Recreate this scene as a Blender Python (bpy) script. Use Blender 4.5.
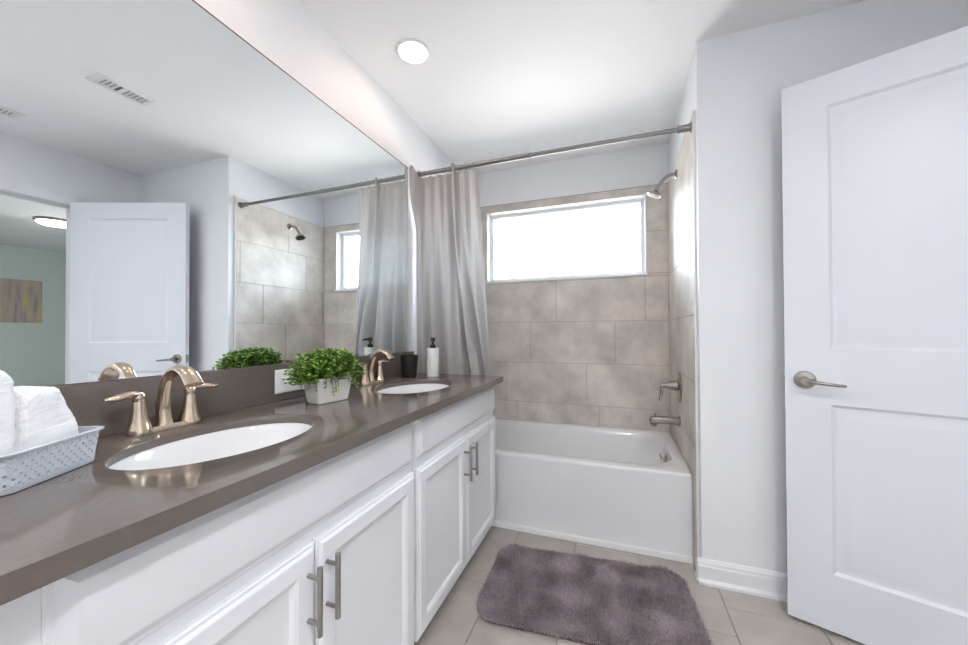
import bpy, bmesh, math, random
import numpy as np
from mathutils import Vector, Matrix

random.seed(7); rng = np.random.default_rng(7)
PI = math.pi
S = bpy.context.scene
for o in list(bpy.data.objects): bpy.data.objects.remove(o)
COL = S.collection

# ------------------------------------------------------------------ camera
def setup_camera():
    f, yaw, pitch, roll = 364.3563, 20.061, 0.5681, -0.2547
    yw, pt, rl = map(math.radians, (yaw, pitch, roll))
    fw = Vector((-math.sin(yw)*math.cos(pt), math.cos(yw)*math.cos(pt), math.sin(pt)))
    r = Vector((math.cos(yw), math.sin(yw), 0)); u = r.cross(fw)
    r2 = r*math.cos(rl) + u*math.sin(rl); u2 = -r*math.sin(rl) + u*math.cos(rl)
    cd = bpy.data.cameras.new('camera'); co = bpy.data.objects.new('camera', cd); COL.objects.link(co)
    b = -fw
    co.matrix_world = Matrix(((r2.x, u2.x, b.x, 1.1585), (r2.y, u2.y, b.y, 0.0), (r2.z, u2.z, b.z, 1.1078), (0, 0, 0, 1)))
    cd.sensor_fit = 'HORIZONTAL'; cd.sensor_width = 36.0; cd.lens = f/968*36
    cd.shift_x = (484-483.6634)/968; cd.shift_y = (327.8968-322.5)/968
    cd.clip_start = 0.02
    S.camera = co
setup_camera()

# ------------------------------------------------------------------ light and exposure
EXPOSURE = 1.23
S.view_settings.view_transform = 'Standard'; S.view_settings.look = 'None'
S.view_settings.gamma = 1.0; S.view_settings.use_curve_mapping = False
S.view_settings.exposure = EXPOSURE
LAMP_SINK = 15.0
LAMP_FILL = 190.0     # added unseen lamps that brighten the room from behind the view
LAMP_HALL = 12.0
w = bpy.data.worlds.new('sky'); S.world = w; w.use_nodes = True
bg = w.node_tree.nodes['Background']
bg.inputs[1].default_value = 13.5
_N = w.node_tree.nodes; _L = w.node_tree.links      # bright hazy sky above, dimmer ground below the horizon
_tc = _N.new('ShaderNodeTexCoord'); _sp = _N.new('ShaderNodeSeparateXYZ'); _cr = _N.new('ShaderNodeValToRGB')
_L.new(_tc.outputs['Generated'], _sp.inputs[0]); _L.new(_sp.outputs['Z'], _cr.inputs[0]); _L.new(_cr.outputs[0], bg.inputs[0])
_e = _cr.color_ramp.elements; _e[0].position = 0.0; _e[0].color = (.47, .46, .45, 1); _e[1].position = .06; _e[1].color = (.74, .87, 1.0, 1)
def area(name, loc, rot, sx, sy, power, color, portal=False, shape='RECTANGLE'):
    ld = bpy.data.lights.new(name, 'AREA'); ld.shape = shape; ld.size = sx
    if shape == 'RECTANGLE': ld.size_y = sy
    ld.energy = power; ld.color = color
    if portal: ld.cycles.is_portal = True
    lo = bpy.data.objects.new(name, ld); lo.location = loc; lo.rotation_euler = rot; COL.objects.link(lo); return lo
area('window_portal', (0.768, 2.93, 1.784), (-PI/2, 0, 0), 1.2, 0.58, 1, (1, 1, 1), True)
sd = bpy.data.lights.new('sun', 'SUN'); sd.energy = 22.0; sd.angle = 0.01; sd.color = (1, 0.96, 0.88)
so = bpy.data.objects.new('sun', sd); COL.objects.link(so); so.location = (4, 5, 4)
so.rotation_euler = Vector((-1.22, -1.0, -0.415)).to_track_quat('-Z', 'Y').to_euler()

# ------------------------------------------------------------------ materials
def srgb(r, g, b):
    return tuple(((c/255)/12.92 if c/255 <= .04045 else ((c/255+.055)/1.055)**2.4) for c in (r, g, b)) + (1,)
def mat(name, col, rough=.5, metal=0, spec=.5, noise=None, bump=None, island=0.0, coat=0, aniso=None):
    """procedural principled material: base colour broken up by noise, optional bump, optional per-island variation"""
    m = bpy.data.materials.new(name); m.use_nodes = True
    nt = m.node_tree; N = nt.nodes; L = nt.links; p = N['Principled BSDF']
    p.inputs['Base Color'].default_value = col; p.inputs['Roughness'].default_value = rough
    p.inputs['Metallic'].default_value = metal; p.inputs['Specular IOR Level'].default_value = spec
    p.inputs['Coat Weight'].default_value = coat
    tc = N.new('ShaderNodeTexCoord'); src = None
    if noise:
        sc, amt, det = noise
        nz = N.new('ShaderNodeTexNoise'); nz.inputs['Scale'].default_value = sc; nz.inputs['Detail'].default_value = det
        nz.inputs['Roughness'].default_value = .6
        L.new(tc.outputs['Object'], nz.inputs['Vector'])
        mr = N.new('ShaderNodeMapRange'); mr.inputs[1].default_value = .3; mr.inputs[2].default_value = .7
        mr.inputs[3].default_value = 1-amt; mr.inputs[4].default_value = 1+amt
        L.new(nz.outputs['Fac'], mr.inputs[0]); src = mr.outputs[0]
    if island:
        g = N.new('ShaderNodeNewGeometry'); mi = N.new('ShaderNodeMapRange')
        mi.inputs[3].default_value = 1-island; mi.inputs[4].default_value = 1+island
        L.new(g.outputs['Random Per Island'], mi.inputs[0])
        if src:
            mu = N.new('ShaderNodeMath'); mu.operation = 'MULTIPLY'; L.new(src, mu.inputs[0]); L.new(mi.outputs[0], mu.inputs[1]); src = mu.outputs[0]
        else: src = mi.outputs[0]
    if src:
        vm = N.new('ShaderNodeVectorMath'); vm.operation = 'SCALE'; vm.inputs[0].default_value = col[:3]
        L.new(src, vm.inputs['Scale']); L.new(vm.outputs[0], p.inputs['Base Color'])
    if bump:
        sc, st, dist = bump
        nb = N.new('ShaderNodeTexNoise'); nb.inputs['Scale'].default_value = sc; nb.inputs['Detail'].default_value = 3
        L.new(tc.outputs['Object'], nb.inputs['Vector'])
        bp = N.new('ShaderNodeBump'); bp.inputs['Strength'].default_value = st; bp.inputs['Distance'].default_value = dist
        L.new(nb.outputs['Fac'], bp.inputs['Height']); L.new(bp.outputs[0], p.inputs['Normal'])
    return m
M = {}
M['wall'] = mat('wall_paint', (.85, .86, .885, 1), .55, noise=(3, .01, 2), bump=(260, .08, .001))
M['ceil'] = mat('ceiling_paint', (.945, .945, .955, 1), .8, noise=(2, .01, 2), bump=(180, .15, .001))
M['bedwall'] = mat('bedroom_paint', srgb(196, 202, 196), .7, noise=(2, .01, 2))
M['trim'] = mat('trim_paint', (.84, .85, .88, 1), .35, noise=(4, .008, 2))
M['door'] = mat('door_paint', (.77, .79, .84, 1), .38, noise=(4, .008, 2))
M['cab'] = mat('cabinet_paint', (.82, .82, .85, 1), .42, noise=(5, .008, 2))
M['counter'] = mat('taupe_quartz', srgb(106, 97, 91), .12, noise=(90, .06, 6), spec=.6)
M['tile'] = mat('concrete_tile', srgb(216, 208, 200), .42, spec=.10, noise=(4.2, .24, 9), island=.05, bump=(30, .03, .002))
M['grout'] = mat('grout', srgb(168, 160, 152), .8, noise=(60, .05, 3))
M['ftile'] = mat('floor_tile', srgb(184, 177, 169), .35, noise=(4.5, .17, 9), island=.04)
M['fgrout'] = mat('floor_grout', srgb(178, 170, 162), .8, noise=(60, .05, 3))
M['bedfloor'] = mat('bedroom_carpet', srgb(170, 165, 155), .95, noise=(120, .15, 4), bump=(200, .4, .005))
M['tub'] = mat('tub_acrylic', (.85, .85, .86, 1), .13, noise=(3, .006, 1))
M['ceramic'] = mat('basin_ceramic', (.78, .78, .785, 1), .08, noise=(3, .005, 1))
M['nickel'] = mat('brushed_nickel', (.36, .325, .295, 1), .24, 1, noise=(60, .06, 3))
M['bronze'] = mat('champagne_nickel', (.60, .49, .385, 1), .20, 1, noise=(60, .06, 3))
M['steel'] = mat('satin_steel', (.36, .335, .315, 1), .28, 1, noise=(80, .07, 3))
M['rodm'] = mat('dark_satin_metal', (.25, .24, .235, 1), .36, 1, noise=(80, .07, 3))
M['dark'] = mat('dark_recess', (.02, .02, .02, 1), .6, noise=(20, .1, 2))
M['blackp'] = mat('black_plastic', (.012, .012, .013, 1), .35, noise=(30, .1, 2))
M['blackm'] = mat('black_ceramic', (.013, .011, .0105, 1), .5, spec=.3, noise=(25, .15, 3))
M['whitec'] = mat('white_glaze', (.84, .84, .83, 1), .25, noise=(10, .01, 2))
M['plate'] = mat('white_plastic', (.85, .84, .83, 1), .35, noise=(10, .01, 2))
M['pot'] = mat('matte_white_planter', (.74, .71, .68, 1), .6, noise=(30, .03, 3), bump=(60, .1, .001))
M['soil'] = mat('soil', (.03, .022, .015, 1), .95, noise=(80, .4, 4))
M['leaf'] = mat('leaf_green', (.15, .295, .03, 1), .42, island=.6, noise=(40, .15, 2))
M['stem'] = mat('stem_green', (.10, .15, .04, 1), .6, noise=(40, .1, 2))
M['basket'] = mat('basket_plastic', (.52, .545, .59, 1), .4, noise=(20, .02, 2))
M['towel'] = mat('terry_cloth', (.90, .89, .89, 1), .95, noise=(60, .02, 3), bump=(500, .25, .0015))
M['rug'] = mat('rug_pile', srgb(170, 158, 163), .9, noise=(15, .17, 5), island=.3)
M['rugb'] = mat('rug_backing', srgb(84, 74, 78), .95, noise=(40, .2, 3))
M['vinyl'] = mat('window_vinyl', (.88, .89, .90, 1), .3, noise=(5, .006, 1))
M['frame'] = mat('canvas_edge', srgb(120, 108, 100), .7, noise=(20, .05, 2))

def mirror_mat():
    m = bpy.data.materials.new('mirror_silver'); m.use_nodes = True; N = m.node_tree.nodes; L = m.node_tree.links
    p = N['Principled BSDF']; p.inputs['Metallic'].default_value = 1; p.inputs['Roughness'].default_value = 0.0
    nz = N.new('ShaderNodeTexNoise'); nz.inputs['Scale'].default_value = 2
    mx = N.new('ShaderNodeMix'); mx.data_type = 'RGBA'; mx.inputs[6].default_value = (.90, .945, .955, 1); mx.inputs[7].default_value = (.91, .95, .96, 1)
    L.new(nz.outputs['Fac'], mx.inputs[0]); L.new(mx.outputs[2], p.inputs['Base Color']); return m
M['mirror'] = mirror_mat()
def emit(name, col, st):
    m = bpy.data.materials.new(name); m.use_nodes = True; N = m.node_tree.nodes; L = m.node_tree.links
    N.remove(N['Principled BSDF']); e = N.new('ShaderNodeEmission'); e.inputs[0].default_value = col; e.inputs[1].default_value = st
    L.new(e.outputs[0], N['Material Output'].inputs[0]); return m
M['lamp'] = emit('lamp_lens', (1, .74, .58, 1), LAMP_SINK)
M['lampfill'] = emit('fill_lamp_lens', (.98, .975, .98, 1), LAMP_FILL)  # lens of the added fill lamps, much stronger than the sink lens
M['lamphall'] = emit('hall_lamp_diffuser', (1, .93, .84, 1), LAMP_HALL)
def glass_mat():
    m = bpy.data.materials.new('window_glass'); m.use_nodes = True; N = m.node_tree.nodes; L = m.node_tree.links
    N.remove(N['Principled BSDF'])
    t = N.new('ShaderNodeBsdfTransparent'); t.inputs[0].default_value = (.97, .98, .98, 1)
    g = N.new('ShaderNodeBsdfGlossy'); g.inputs['Roughness'].default_value = 0.02
    fr = N.new('ShaderNodeFresnel'); fr.inputs[0].default_value = 1.45
    mx = N.new('ShaderNodeMixShader'); L.new(fr.outputs[0], mx.inputs[0]); L.new(t.outputs[0], mx.inputs[1]); L.new(g.outputs[0], mx.inputs[2])
    L.new(mx.outputs[0], N['Material Output'].inputs[0]); return m
M['glass'] = glass_mat()
def curtain_mat():
    m = bpy.data.materials.new('sheer_polyester'); m.use_nodes = True; N = m.node_tree.nodes; L = m.node_tree.links
    N.remove(N['Principled BSDF'])
    d = N.new('ShaderNodeBsdfDiffuse'); tl = N.new('ShaderNodeBsdfTranslucent'); tr = N.new('ShaderNodeBsdfTransparent')
    tc = N.new('ShaderNodeTexCoord'); nz = N.new('ShaderNodeTexNoise'); nz.inputs['Scale'].default_value = 30
    L.new(tc.outputs['Object'], nz.inputs['Vector'])
    mc = N.new('ShaderNodeMix'); mc.data_type = 'RGBA'; mc.inputs[6].default_value = (.40, .377, .365, 1); mc.inputs[7].default_value = (.44, .415, .40, 1)
    L.new(nz.outputs['Fac'], mc.inputs[0]); L.new(mc.outputs[2], d.inputs[0]); L.new(mc.outputs[2], tl.inputs[0])
    a = N.new('ShaderNodeMixShader'); a.inputs[0].default_value = .32; L.new(d.outputs[0], a.inputs[1]); L.new(tl.outputs[0], a.inputs[2])
    b = N.new('ShaderNodeMixShader'); b.inputs[0].default_value = .004; L.new(a.outputs[0], b.inputs[1]); L.new(tr.outputs[0], b.inputs[2])
    L.new(b.outputs[0], N['Material Output'].inputs[0]); return m
M['curtain'] = curtain_mat()
def painting_mat():
    m = bpy.data.materials.new('abstract_paint'); m.use_nodes = True; N = m.node_tree.nodes; L = m.node_tree.links
    p = N['Principled BSDF']; p.inputs['Roughness'].default_value = .7
    tc = N.new('ShaderNodeTexCoord'); mp = N.new('ShaderNodeMapping'); mp.inputs['Scale'].default_value = (1, 14, 2.0)
    nz = N.new('ShaderNodeTexNoise'); nz.inputs['Scale'].default_value = 1.2; nz.inputs['Detail'].default_value = 4
    L.new(tc.outputs['Object'], mp.inputs[0]); L.new(mp.outputs[0], nz.inputs['Vector'])
    cr = N.new('ShaderNodeValToRGB'); e = cr.color_ramp.elements
    e[0].position = .3; e[0].color = srgb(128, 112, 108); e[1].position = .72; e[1].color = srgb(196, 170, 110)
    x = e.new(.45); x.color = srgb(166, 148, 142); x = e.new(.58); x.color = srgb(178, 160, 140)
    L.new(nz.outputs['Fac'], cr.inputs[0]); L.new(cr.outputs[0], p.inputs['Base Color']); return m
M['painting'] = painting_mat()

# ------------------------------------------------------------------ mesh helpers
class MB:
    def __init__(s): s.v = []; s.f = []; s.m = []
    def add(s, vs, fs, mi=0):
        o = len(s.v); s.v += [tuple(x) for x in vs]; s.f += [tuple(i+o for i in f) for f in fs]; s.m += [mi]*len(fs); return s
    def box(s, x0, x1, y0, y1, z0, z1, mi=0):
        vs = [(x, y, z) for x in (x0, x1) for y in (y0, y1) for z in (z0, z1)]
        return s.add(vs, [(0, 1, 3, 2), (4, 6, 7, 5), (0, 4, 5, 1), (2, 3, 7, 6), (0, 2, 6, 4), (1, 5, 7, 3)], mi)
    def loft(s, rings, cap0=True, cap1=True, closed=True, mi=0):
        n = len(rings[0]); vs = [p for r in rings for p in r]; fs = []
        for i in range(len(rings)-1):
            for j in range(n if closed else n-1):
                k = (j+1) % n
                fs.append((i*n+j, i*n+k, (i+1)*n+k, (i+1)*n+j))
        if cap0: fs.append(tuple(range(n-1, -1, -1)))
        if cap1: fs.append(tuple((len(rings)-1)*n+j for j in range(n)))
        return s.add(vs, fs, mi)
    def lathe(s, prof, c=(0, 0, 0), axis=(0, 0, 1), seg=32, cap0=True, cap1=True, mi=0):
        a = Vector(axis).normalized(); u = a.orthogonal().normalized(); v = a.cross(u); c = Vector(c)
        rings = [[c + a*h + (u*math.cos(2*PI*j/seg) + v*math.sin(2*PI*j/seg))*r for j in range(seg)] for r, h in prof]
        return s.loft(rings, cap0, cap1, mi=mi)
    def tube(s, path, rad, seg=12, flat=1.0, up=(0, 0, 1), mi=0):
        """rad: number or list; flat: ratio of the second half-axis, or a list of (a, b) half axes"""
        P = [Vector(p) for p in path]; n = len(P); rings = []
        side0 = None
        for i in range(n):
            t = (P[min(i+1, n-1)] - P[max(i-1, 0)]).normalized()
            if side0 is None:
                sd = t.cross(Vector(up)); sd = sd if sd.length > 1e-4 else t.orthogonal()
            else: sd = side0 - t*side0.dot(t)
            sd.normalize(); side0 = sd; nn = sd.cross(t)
            r = rad[i] if isinstance(rad, (list, tuple)) else rad
            a, b = r if isinstance(r, (list, tuple)) else (r, r*flat)
            rings.append([P[i] + sd*a*math.cos(2*PI*j/seg) + nn*b*math.sin(2*PI*j/seg) for j in range(seg)])
        return s.loft(rings, mi=mi)
    def build(s, name, mats, parent=None, smooth=None, bevel=0, seg=2, sub=0):
        me = bpy.data.meshes.new(name); me.from_pydata(s.v, [], s.f)
        ml = mats if isinstance(mats, (list, tuple)) else [mats]
        for m in ml: me.materials.append(m)
        if len(ml) > 1: me.polygons.foreach_set('material_index', s.m)
        bm = bmesh.new(); bm.from_mesh(me); bmesh.ops.recalc_face_normals(bm, faces=bm.faces); bm.to_mesh(me); bm.free()
        o = bpy.data.objects.new(name, me); COL.objects.link(o)
        if smooth is not None:
            me.polygons.foreach_set('use_smooth', [True]*len(me.polygons))
            me.set_sharp_from_angle(angle=math.radians(smooth))
        if bevel:
            b = o.modifiers.new('bevel', 'BEVEL'); b.width = bevel; b.segments = seg; b.limit_method = 'ANGLE'; b.angle_limit = math.radians(40)
            b.harden_normals = False
        if sub:
            q = o.modifiers.new('sub', 'SUBSURF'); q.levels = sub; q.render_levels = sub
        if parent is not None:
            o.parent = parent; 
            o.matrix_parent_inverse = Matrix.Translation(parent.location).inverted() if not parent.rotation_euler.z else parent.matrix_basis.inverted()
        return o
def tag(o, label=None, cat=None, group=None, kind=None):
    if label: o['label'] = label
    if cat: o['category'] = cat
    if group: o['group'] = group
    if kind: o['kind'] = kind
    return o
def empty(name, loc, label, cat, group=None, rz=0):
    o = bpy.data.objects.new(name, None); COL.objects.link(o); o.location = loc; o.rotation_euler = (0, 0, rz)
    o.empty_display_size = .05
    return tag(o, label, cat, group)
def struct(o): o['kind'] = 'structure'; return o
def smooth_pts(pts, n):
    """Catmull-Rom through points"""
    P = [Vector(p) for p in pts]; out = []
    for i in range(len(P)-1):
        p0 = P[max(i-1, 0)]; p1 = P[i]; p2 = P[i+1]; p3 = P[min(i+2, len(P)-1)]
        for k in range(n):
            t = k/n; out.append(.5*((2*p1)+(-p0+p2)*t+(2*p0-5*p1+4*p2-p3)*t*t+(-p0+3*p1-3*p2+p3)*t**3))
    out.append(P[-1]); return out
def rrect(hx, hy, r, n=6):
    """rounded rectangle outline"""
    pts = []
    for cx, cy, a0 in ((hx-r, hy-r, 0), (-hx+r, hy-r, PI/2), (-hx+r, -hy+r, PI), (hx-r, -hy+r, 1.5*PI)):
        for k in range(n+1):
            a = a0 + PI/2*k/n; pts.append((cx+r*math.cos(a), cy+r*math.sin(a)))
    return pts
def ringpanel(mb, fr, a0, a1, b0, b1, rings, cap=True):
    """concentric rectangles; fr(a, b, depth) -> point; rings = [(inset, depth), ...]"""
    R = [[fr(a0+i, b0+i, d), fr(a1-i, b0+i, d), fr(a1-i, b1-i, d), fr(a0+i, b1-i, d)] for i, d in rings]
    mb.loft(R, cap0=False, cap1=cap)

# ------------------------------------------------------------------ dimensions
W, W2 = 1.4945, 2.549
Yt, Yb, Ys = 1.9766, 2.7628, 1.8481
HC, HB, XC = .8631, .9917, .5723
CE = 1.9140               # counter end
FX = .5314                # cabinet door face
ZM, YM = 2.0783, 1.8645   # mirror top, end
ZC = 2.399
ZT = 2.1144               # tile top
WX0, WX1, WZ0, WZ1 = .1788, 1.3565, 1.5059, 2.0614
YR = -1.25                # wall behind the camera
DO0, DO1, DOZ = .64, 1.462, 2.026   # doorway in the right wall

# ------------------------------------------------------------------ structure
def tiles(name, fr, us, vs, off, L, m1, m2, hole=None, gap=.0026, ch=.0012, th=.008):
    """running-bond tiling, real grout gaps. fr(u, v, d)->point, us=(u0,u1), vs = row lines, off = seam position per row"""
    mb = MB()
    u0, u1 = us
    mb.add([fr(u0, vs[0], -th+.001), fr(u1, vs[0], -th+.001), fr(u1, vs[-1], -th+.001), fr(u0, vs[-1], -th+.001)], [(0, 1, 2, 3)], 1) if hole is None else None
    if hole:
        a, b, c, d = hole
        for x0, x1, y0, y1 in ((u0, u1, vs[0], c), (u0, u1, d, vs[-1]), (u0, a, c, d), (b, u1, c, d)):
            mb.add([fr(x0, y0, -th*.3), fr(x1, y0, -th*.3), fr(x1, y1, -th*.3), fr(x0, y1, -th*.3)], [(0, 1, 2, 3)], 1)
    def tile(x0, x1, y0, y1):
        if x1-x0 < .006 or y1-y0 < .006: return
        g = gap/2
        lo = [fr(x0+g, y0+g, -th), fr(x1-g, y0+g, -th), fr(x1-g, y1-g, -th), fr(x0+g, y1-g, -th)]
        mi = [fr(x0+g, y0+g, -ch), fr(x1-g, y0+g, -ch), fr(x1-g, y1-g, -ch), fr(x0+g, y1-g, -ch)]
        h = g+ch
        hi = [fr(x0+h, y0+h, 0), fr(x1-h, y0+h, 0), fr(x1-h, y1-h, 0), fr(x0+h, y1-h, 0)]
        mb.loft([lo, mi, hi], cap0=False, cap1=True)
    for r in range(len(vs)-1):
        y0, y1 = vs[r], vs[r+1]; o = off[r]
        k = math.floor((u0-o)/L)
        x = o+k*L
        while x < u1:
            a0, a1 = max(x, u0), min(x+L, u1); x += L
            if a1 <= a0: continue
            if hole and a1 > hole[0] and a0 < hole[1] and y1 > hole[2] and y0 < hole[3]:
                ha, hb, hc, hd = hole
                c0, c1 = max(y0, hc), min(y1, hd)
                tile(a0, a1, y0, min(y1, hc)); tile(a0, a1, max(y0, hd), y1)
                tile(a0, min(a1, ha), c0, c1); tile(max(a0, hb), a1, c0, c1)
            else: tile(a0, a1, y0, y1)
    return struct(mb.build(name, [m1, m2]))

fl = MB().box(-.12, 2.66, YR-.1, 2.92, -.12, -.008); o = struct(fl.build('floor', M['fgrout']))
ftl = tiles('floor_tile', lambda u, v, d: (v, u, d), (YR, Yb), [0, .035]+[.340+.305*k for k in range(8)][:-1]+[2.549], [.3, .6, .90, 1.05, .72, .95, 1.1, .60, .44], .61, M['ftile'], M['fgrout'])
struct(MB().box(-.12, 2.66, YR-.1, 2.92, ZC, ZC+.1).build('ceiling', M['ceil']))
struct(MB().box(-.12, 0, YR-.1, 2.92, 0, ZC).build('wall_left', M['wall']))
struct(MB().box(0, 2.66, YR-.1, YR, 0, ZC).build('wall_front', M['wall']))
mb = MB()
yb0, yb1 = Yb+.009, 2.92
for x0, x1, z0, z1 in ((0, W+.1, 0, WZ0), (0, W+.1, WZ1, ZC), (0, WX0, WZ0, WZ1), (WX1, W+.1, WZ0, WZ1)):
    mb.box(x0, x1, yb0, yb1, z0, z1)
struct(mb.build('wall_back', M['wall']))
struct(MB().box(W+.009, W+.109, Ys+.1, yb0, 0, ZC).build('wall_alcove_right', M['wall']))
struct(MB().box(W+.009, 2.66, Ys, Ys+.1, 0, ZC).build('wall_stub', M['wall']))
mb = MB()
for y0, y1, z0, z1 in ((YR, DO0-.02, 0, ZC), (DO1+.02, Ys, 0, ZC), (DO0-.02, DO1+.02, DOZ+.02, ZC)):
    mb.box(W2, W2+.111, y0, y1, z0, z1)
struct(mb.build('wall_right', M['wall']))
# tile surround of the tub alcove
rows = [.40, .565, .870, 1.180, 1.485, 1.795, ZT]
tiles('wall_back_tile', lambda u, v, d: (u, Yb-d, v), (.009, W), rows, [.42, .336, .533, .732, .931, .52], .615, M['tile'], M['grout'], (WX0, WX1, WZ0, WZ1))
tiles('wall_right_tile', lambda u, v, d: (W-d, u, v), (1.897, Yb), [0, .26]+rows[1:], [2.05, 2.31, 2.51, 2.33, 2.12, 1.93, 2.36], .615, M['tile'], M['grout'])
tiles('wall_left_tile', lambda u, v, d: (.009+d, u, v), (Yt, Yb), [0, .26]+rows[1:], [2.05, 2.31, 2.51, 2.33, 2.12, 1.93, 2.36], .615, M['tile'], M['grout'])
struct(MB().box(W-.001, W+.0095, 1.893, 1.897, .0, ZT+.003).box(W-.001, W+.0095, 1.897, Yb, ZT, ZT+.003).build('trim_1', M['plate']))
struct(MB().box(.009, W, Yb-.001, Yb+.009, ZT, ZT+.003).build('trim_2', M['steel']))

# window
mb = MB()
fr = lambda a, b, d: (a, Yb+.003+d, b)
ringpanel(mb, fr, WX0, WX1, WZ0, WZ1, [(0, .12), (0, 0), (.006, 0), (.008, .070), (.030, .072), (.033, .082), (.033, .12)], cap=False)
win = struct(mb.build('window_1', M['vinyl'], smooth=30))
struct(MB().box(WX0-.004, WX1+.004, Yb-.012, Yb+.02, WZ0-.012, WZ0+.004).build('window_sill', M['vinyl'], win, bevel=.003))
struct(MB().box(WX0+.032, WX1-.032, Yb+.092, Yb+.098, WZ0+.032, WZ1-.032).build('window_pane', M['glass'], win))

# baseboards
def baseboard(name, fr, u0, u1, h=.105, t=.014):
    prof = [(0, 0), (t+.008, 0), (t+.008, .012), (t+.002, .020), (t, .024), (t, h-.030), (t-.003, h-.024), (t-.003, h-.014), (t-.008, h-.004), (t-.010, h), (0, h)]
    mb = MB().loft([[fr(u, d, z) for d, z in prof] for u in (u0, u1)])
    return struct(mb.build(name, M['trim'], smooth=25))
baseboard('baseboard_back', lambda u, d, z: (u, Ys-d, z), W-.008, W2)
baseboard('baseboard_alcove', lambda u, d, z: (W+.009-d, u, z), Ys, 1.892)
baseboard('baseboard_right', lambda u, d, z: (W2-d, u, z), DO1+.075, Ys-.022)
baseboard('baseboard_right_rear', lambda u, d, z: (W2-d, u, z), YR+.022, DO0-.075)
baseboard('baseboard_front', lambda u, d, z: (u, YR+d, z), 0, W2)
# doorway casing and jamb
def casing(name, x, s):
    mb = MB()
    def leg(y0, y1, z0, z1):
        mb.box(min(x, x+s*.016), max(x, x+s*.016), y0, y1, z0, z1)
    leg(DO0-.075, DO0-.005, 0, DOZ+.075); leg(DO1+.005, DO1+.07, 0, DOZ+.075); leg(DO0-.005, DO1+.005, DOZ+.005, DOZ+.075)
    return struct(mb.build(name, M['trim'], bevel=.004))
casing('trim_3', W2, -1); casing('trim_4', W2+.111, 1)
mb = MB()
mb.box(W2-.002, W2+.113, DO0-.02, DO0, 0, DOZ+.02); mb.box(W2-.002, W2+.113, DO1, DO1+.02, 0, DOZ+.02); mb.box(W2-.002, W2+.113, DO0, DO1, DOZ, DOZ+.02)
struct(mb.build('trim_5', M['trim']))
# bedroom beyond the doorway
BX0, BX1, BY0, BY1 = 2.66, 7.17, -1.2, 4.2
struct(MB().box(BX0, BX1, BY0, BY1, -.1, -.004).build('floor_bedroom', M['bedfloor']))
struct(MB().box(BX0, BX1+.1, BY0-.1, BY1+.1, ZC, ZC+.1).build('ceiling_bedroom', M['ceil']))
struct(MB().box(BX1, BX1+.1, BY0-.1, BY1+.1, -.1, ZC).build('wall_bedroom_far', M['bedwall']))
struct(MB().box(BX0, BX1, BY0-.1, BY0, -.1, ZC).build('wall_bedroom_front', M['bedwall']))
struct(MB().box(BX0, BX1, BY1, BY1+.1, -.1, ZC).build('wall_bedroom_back', M['bedwall']))
struct(MB().box(BX0-.06, BX0+.001, 2.92, BY1, -.1, ZC).build('wall_bedroom_side', M['bedwall']))

# ------------------------------------------------------------------ door leaf
ux, uy = .93077, -.36560   # along the leaf from latch to hinge
DL = .814
hx, hy = 1.7687+ux*DL, 1.7267+uy*DL
dr = bpy.data.objects.new('door_1', None); COL.objects.link(dr); dr.location = (hx, hy, .0156); struct(dr)
DH = 2.030
def dp(s, z, d): # s along leaf from latch edge, d = depth into the leaf from the visible face
    return (1.7687+ux*s+.3656*d, 1.7267+uy*s+.93077*d, .0156+z)
mb = MB()
ps0, ps1 = .128, DL-.128
pz = [(.206, .820), (1.021, 1.918)]
def dbox(s0, s1, z0, z1):
    vs = [dp(s, z, d) for s in (s0, s1) for z in (z0, z1) for d in (0, .035)]
    mb.add(vs, [(0, 1, 3, 2), (4, 6, 7, 5), (0, 4, 5, 1), (2, 3, 7, 6), (0, 2, 6, 4), (1, 5, 7, 3)])
dbox(0, ps0, 0, DH); dbox(ps1, DL, 0, DH); dbox(ps0, ps1, 0, pz[0][0]); dbox(ps0, ps1, pz[0][1], pz[1][0]); dbox(ps0, ps1, pz[1][1], DH)
leaf = mb.build('door_leaf', M['door'], dr)
for z0, z1 in pz:
    mb = MB()
    rg = [(0, 0), (.004, .003), (.010, .0095), (.016, .0105), (.022, .010), (.046, .0035), (.050, .003)]
    ringpanel(mb, dp, ps0, ps1, z0, z1, rg)
    ringpanel(mb, lambda a, b, d: dp(a, b, .035-d), ps0, ps1, z0, z1, rg)
    mb.build('door_panel', M['door'], dr, smooth=20)
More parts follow.
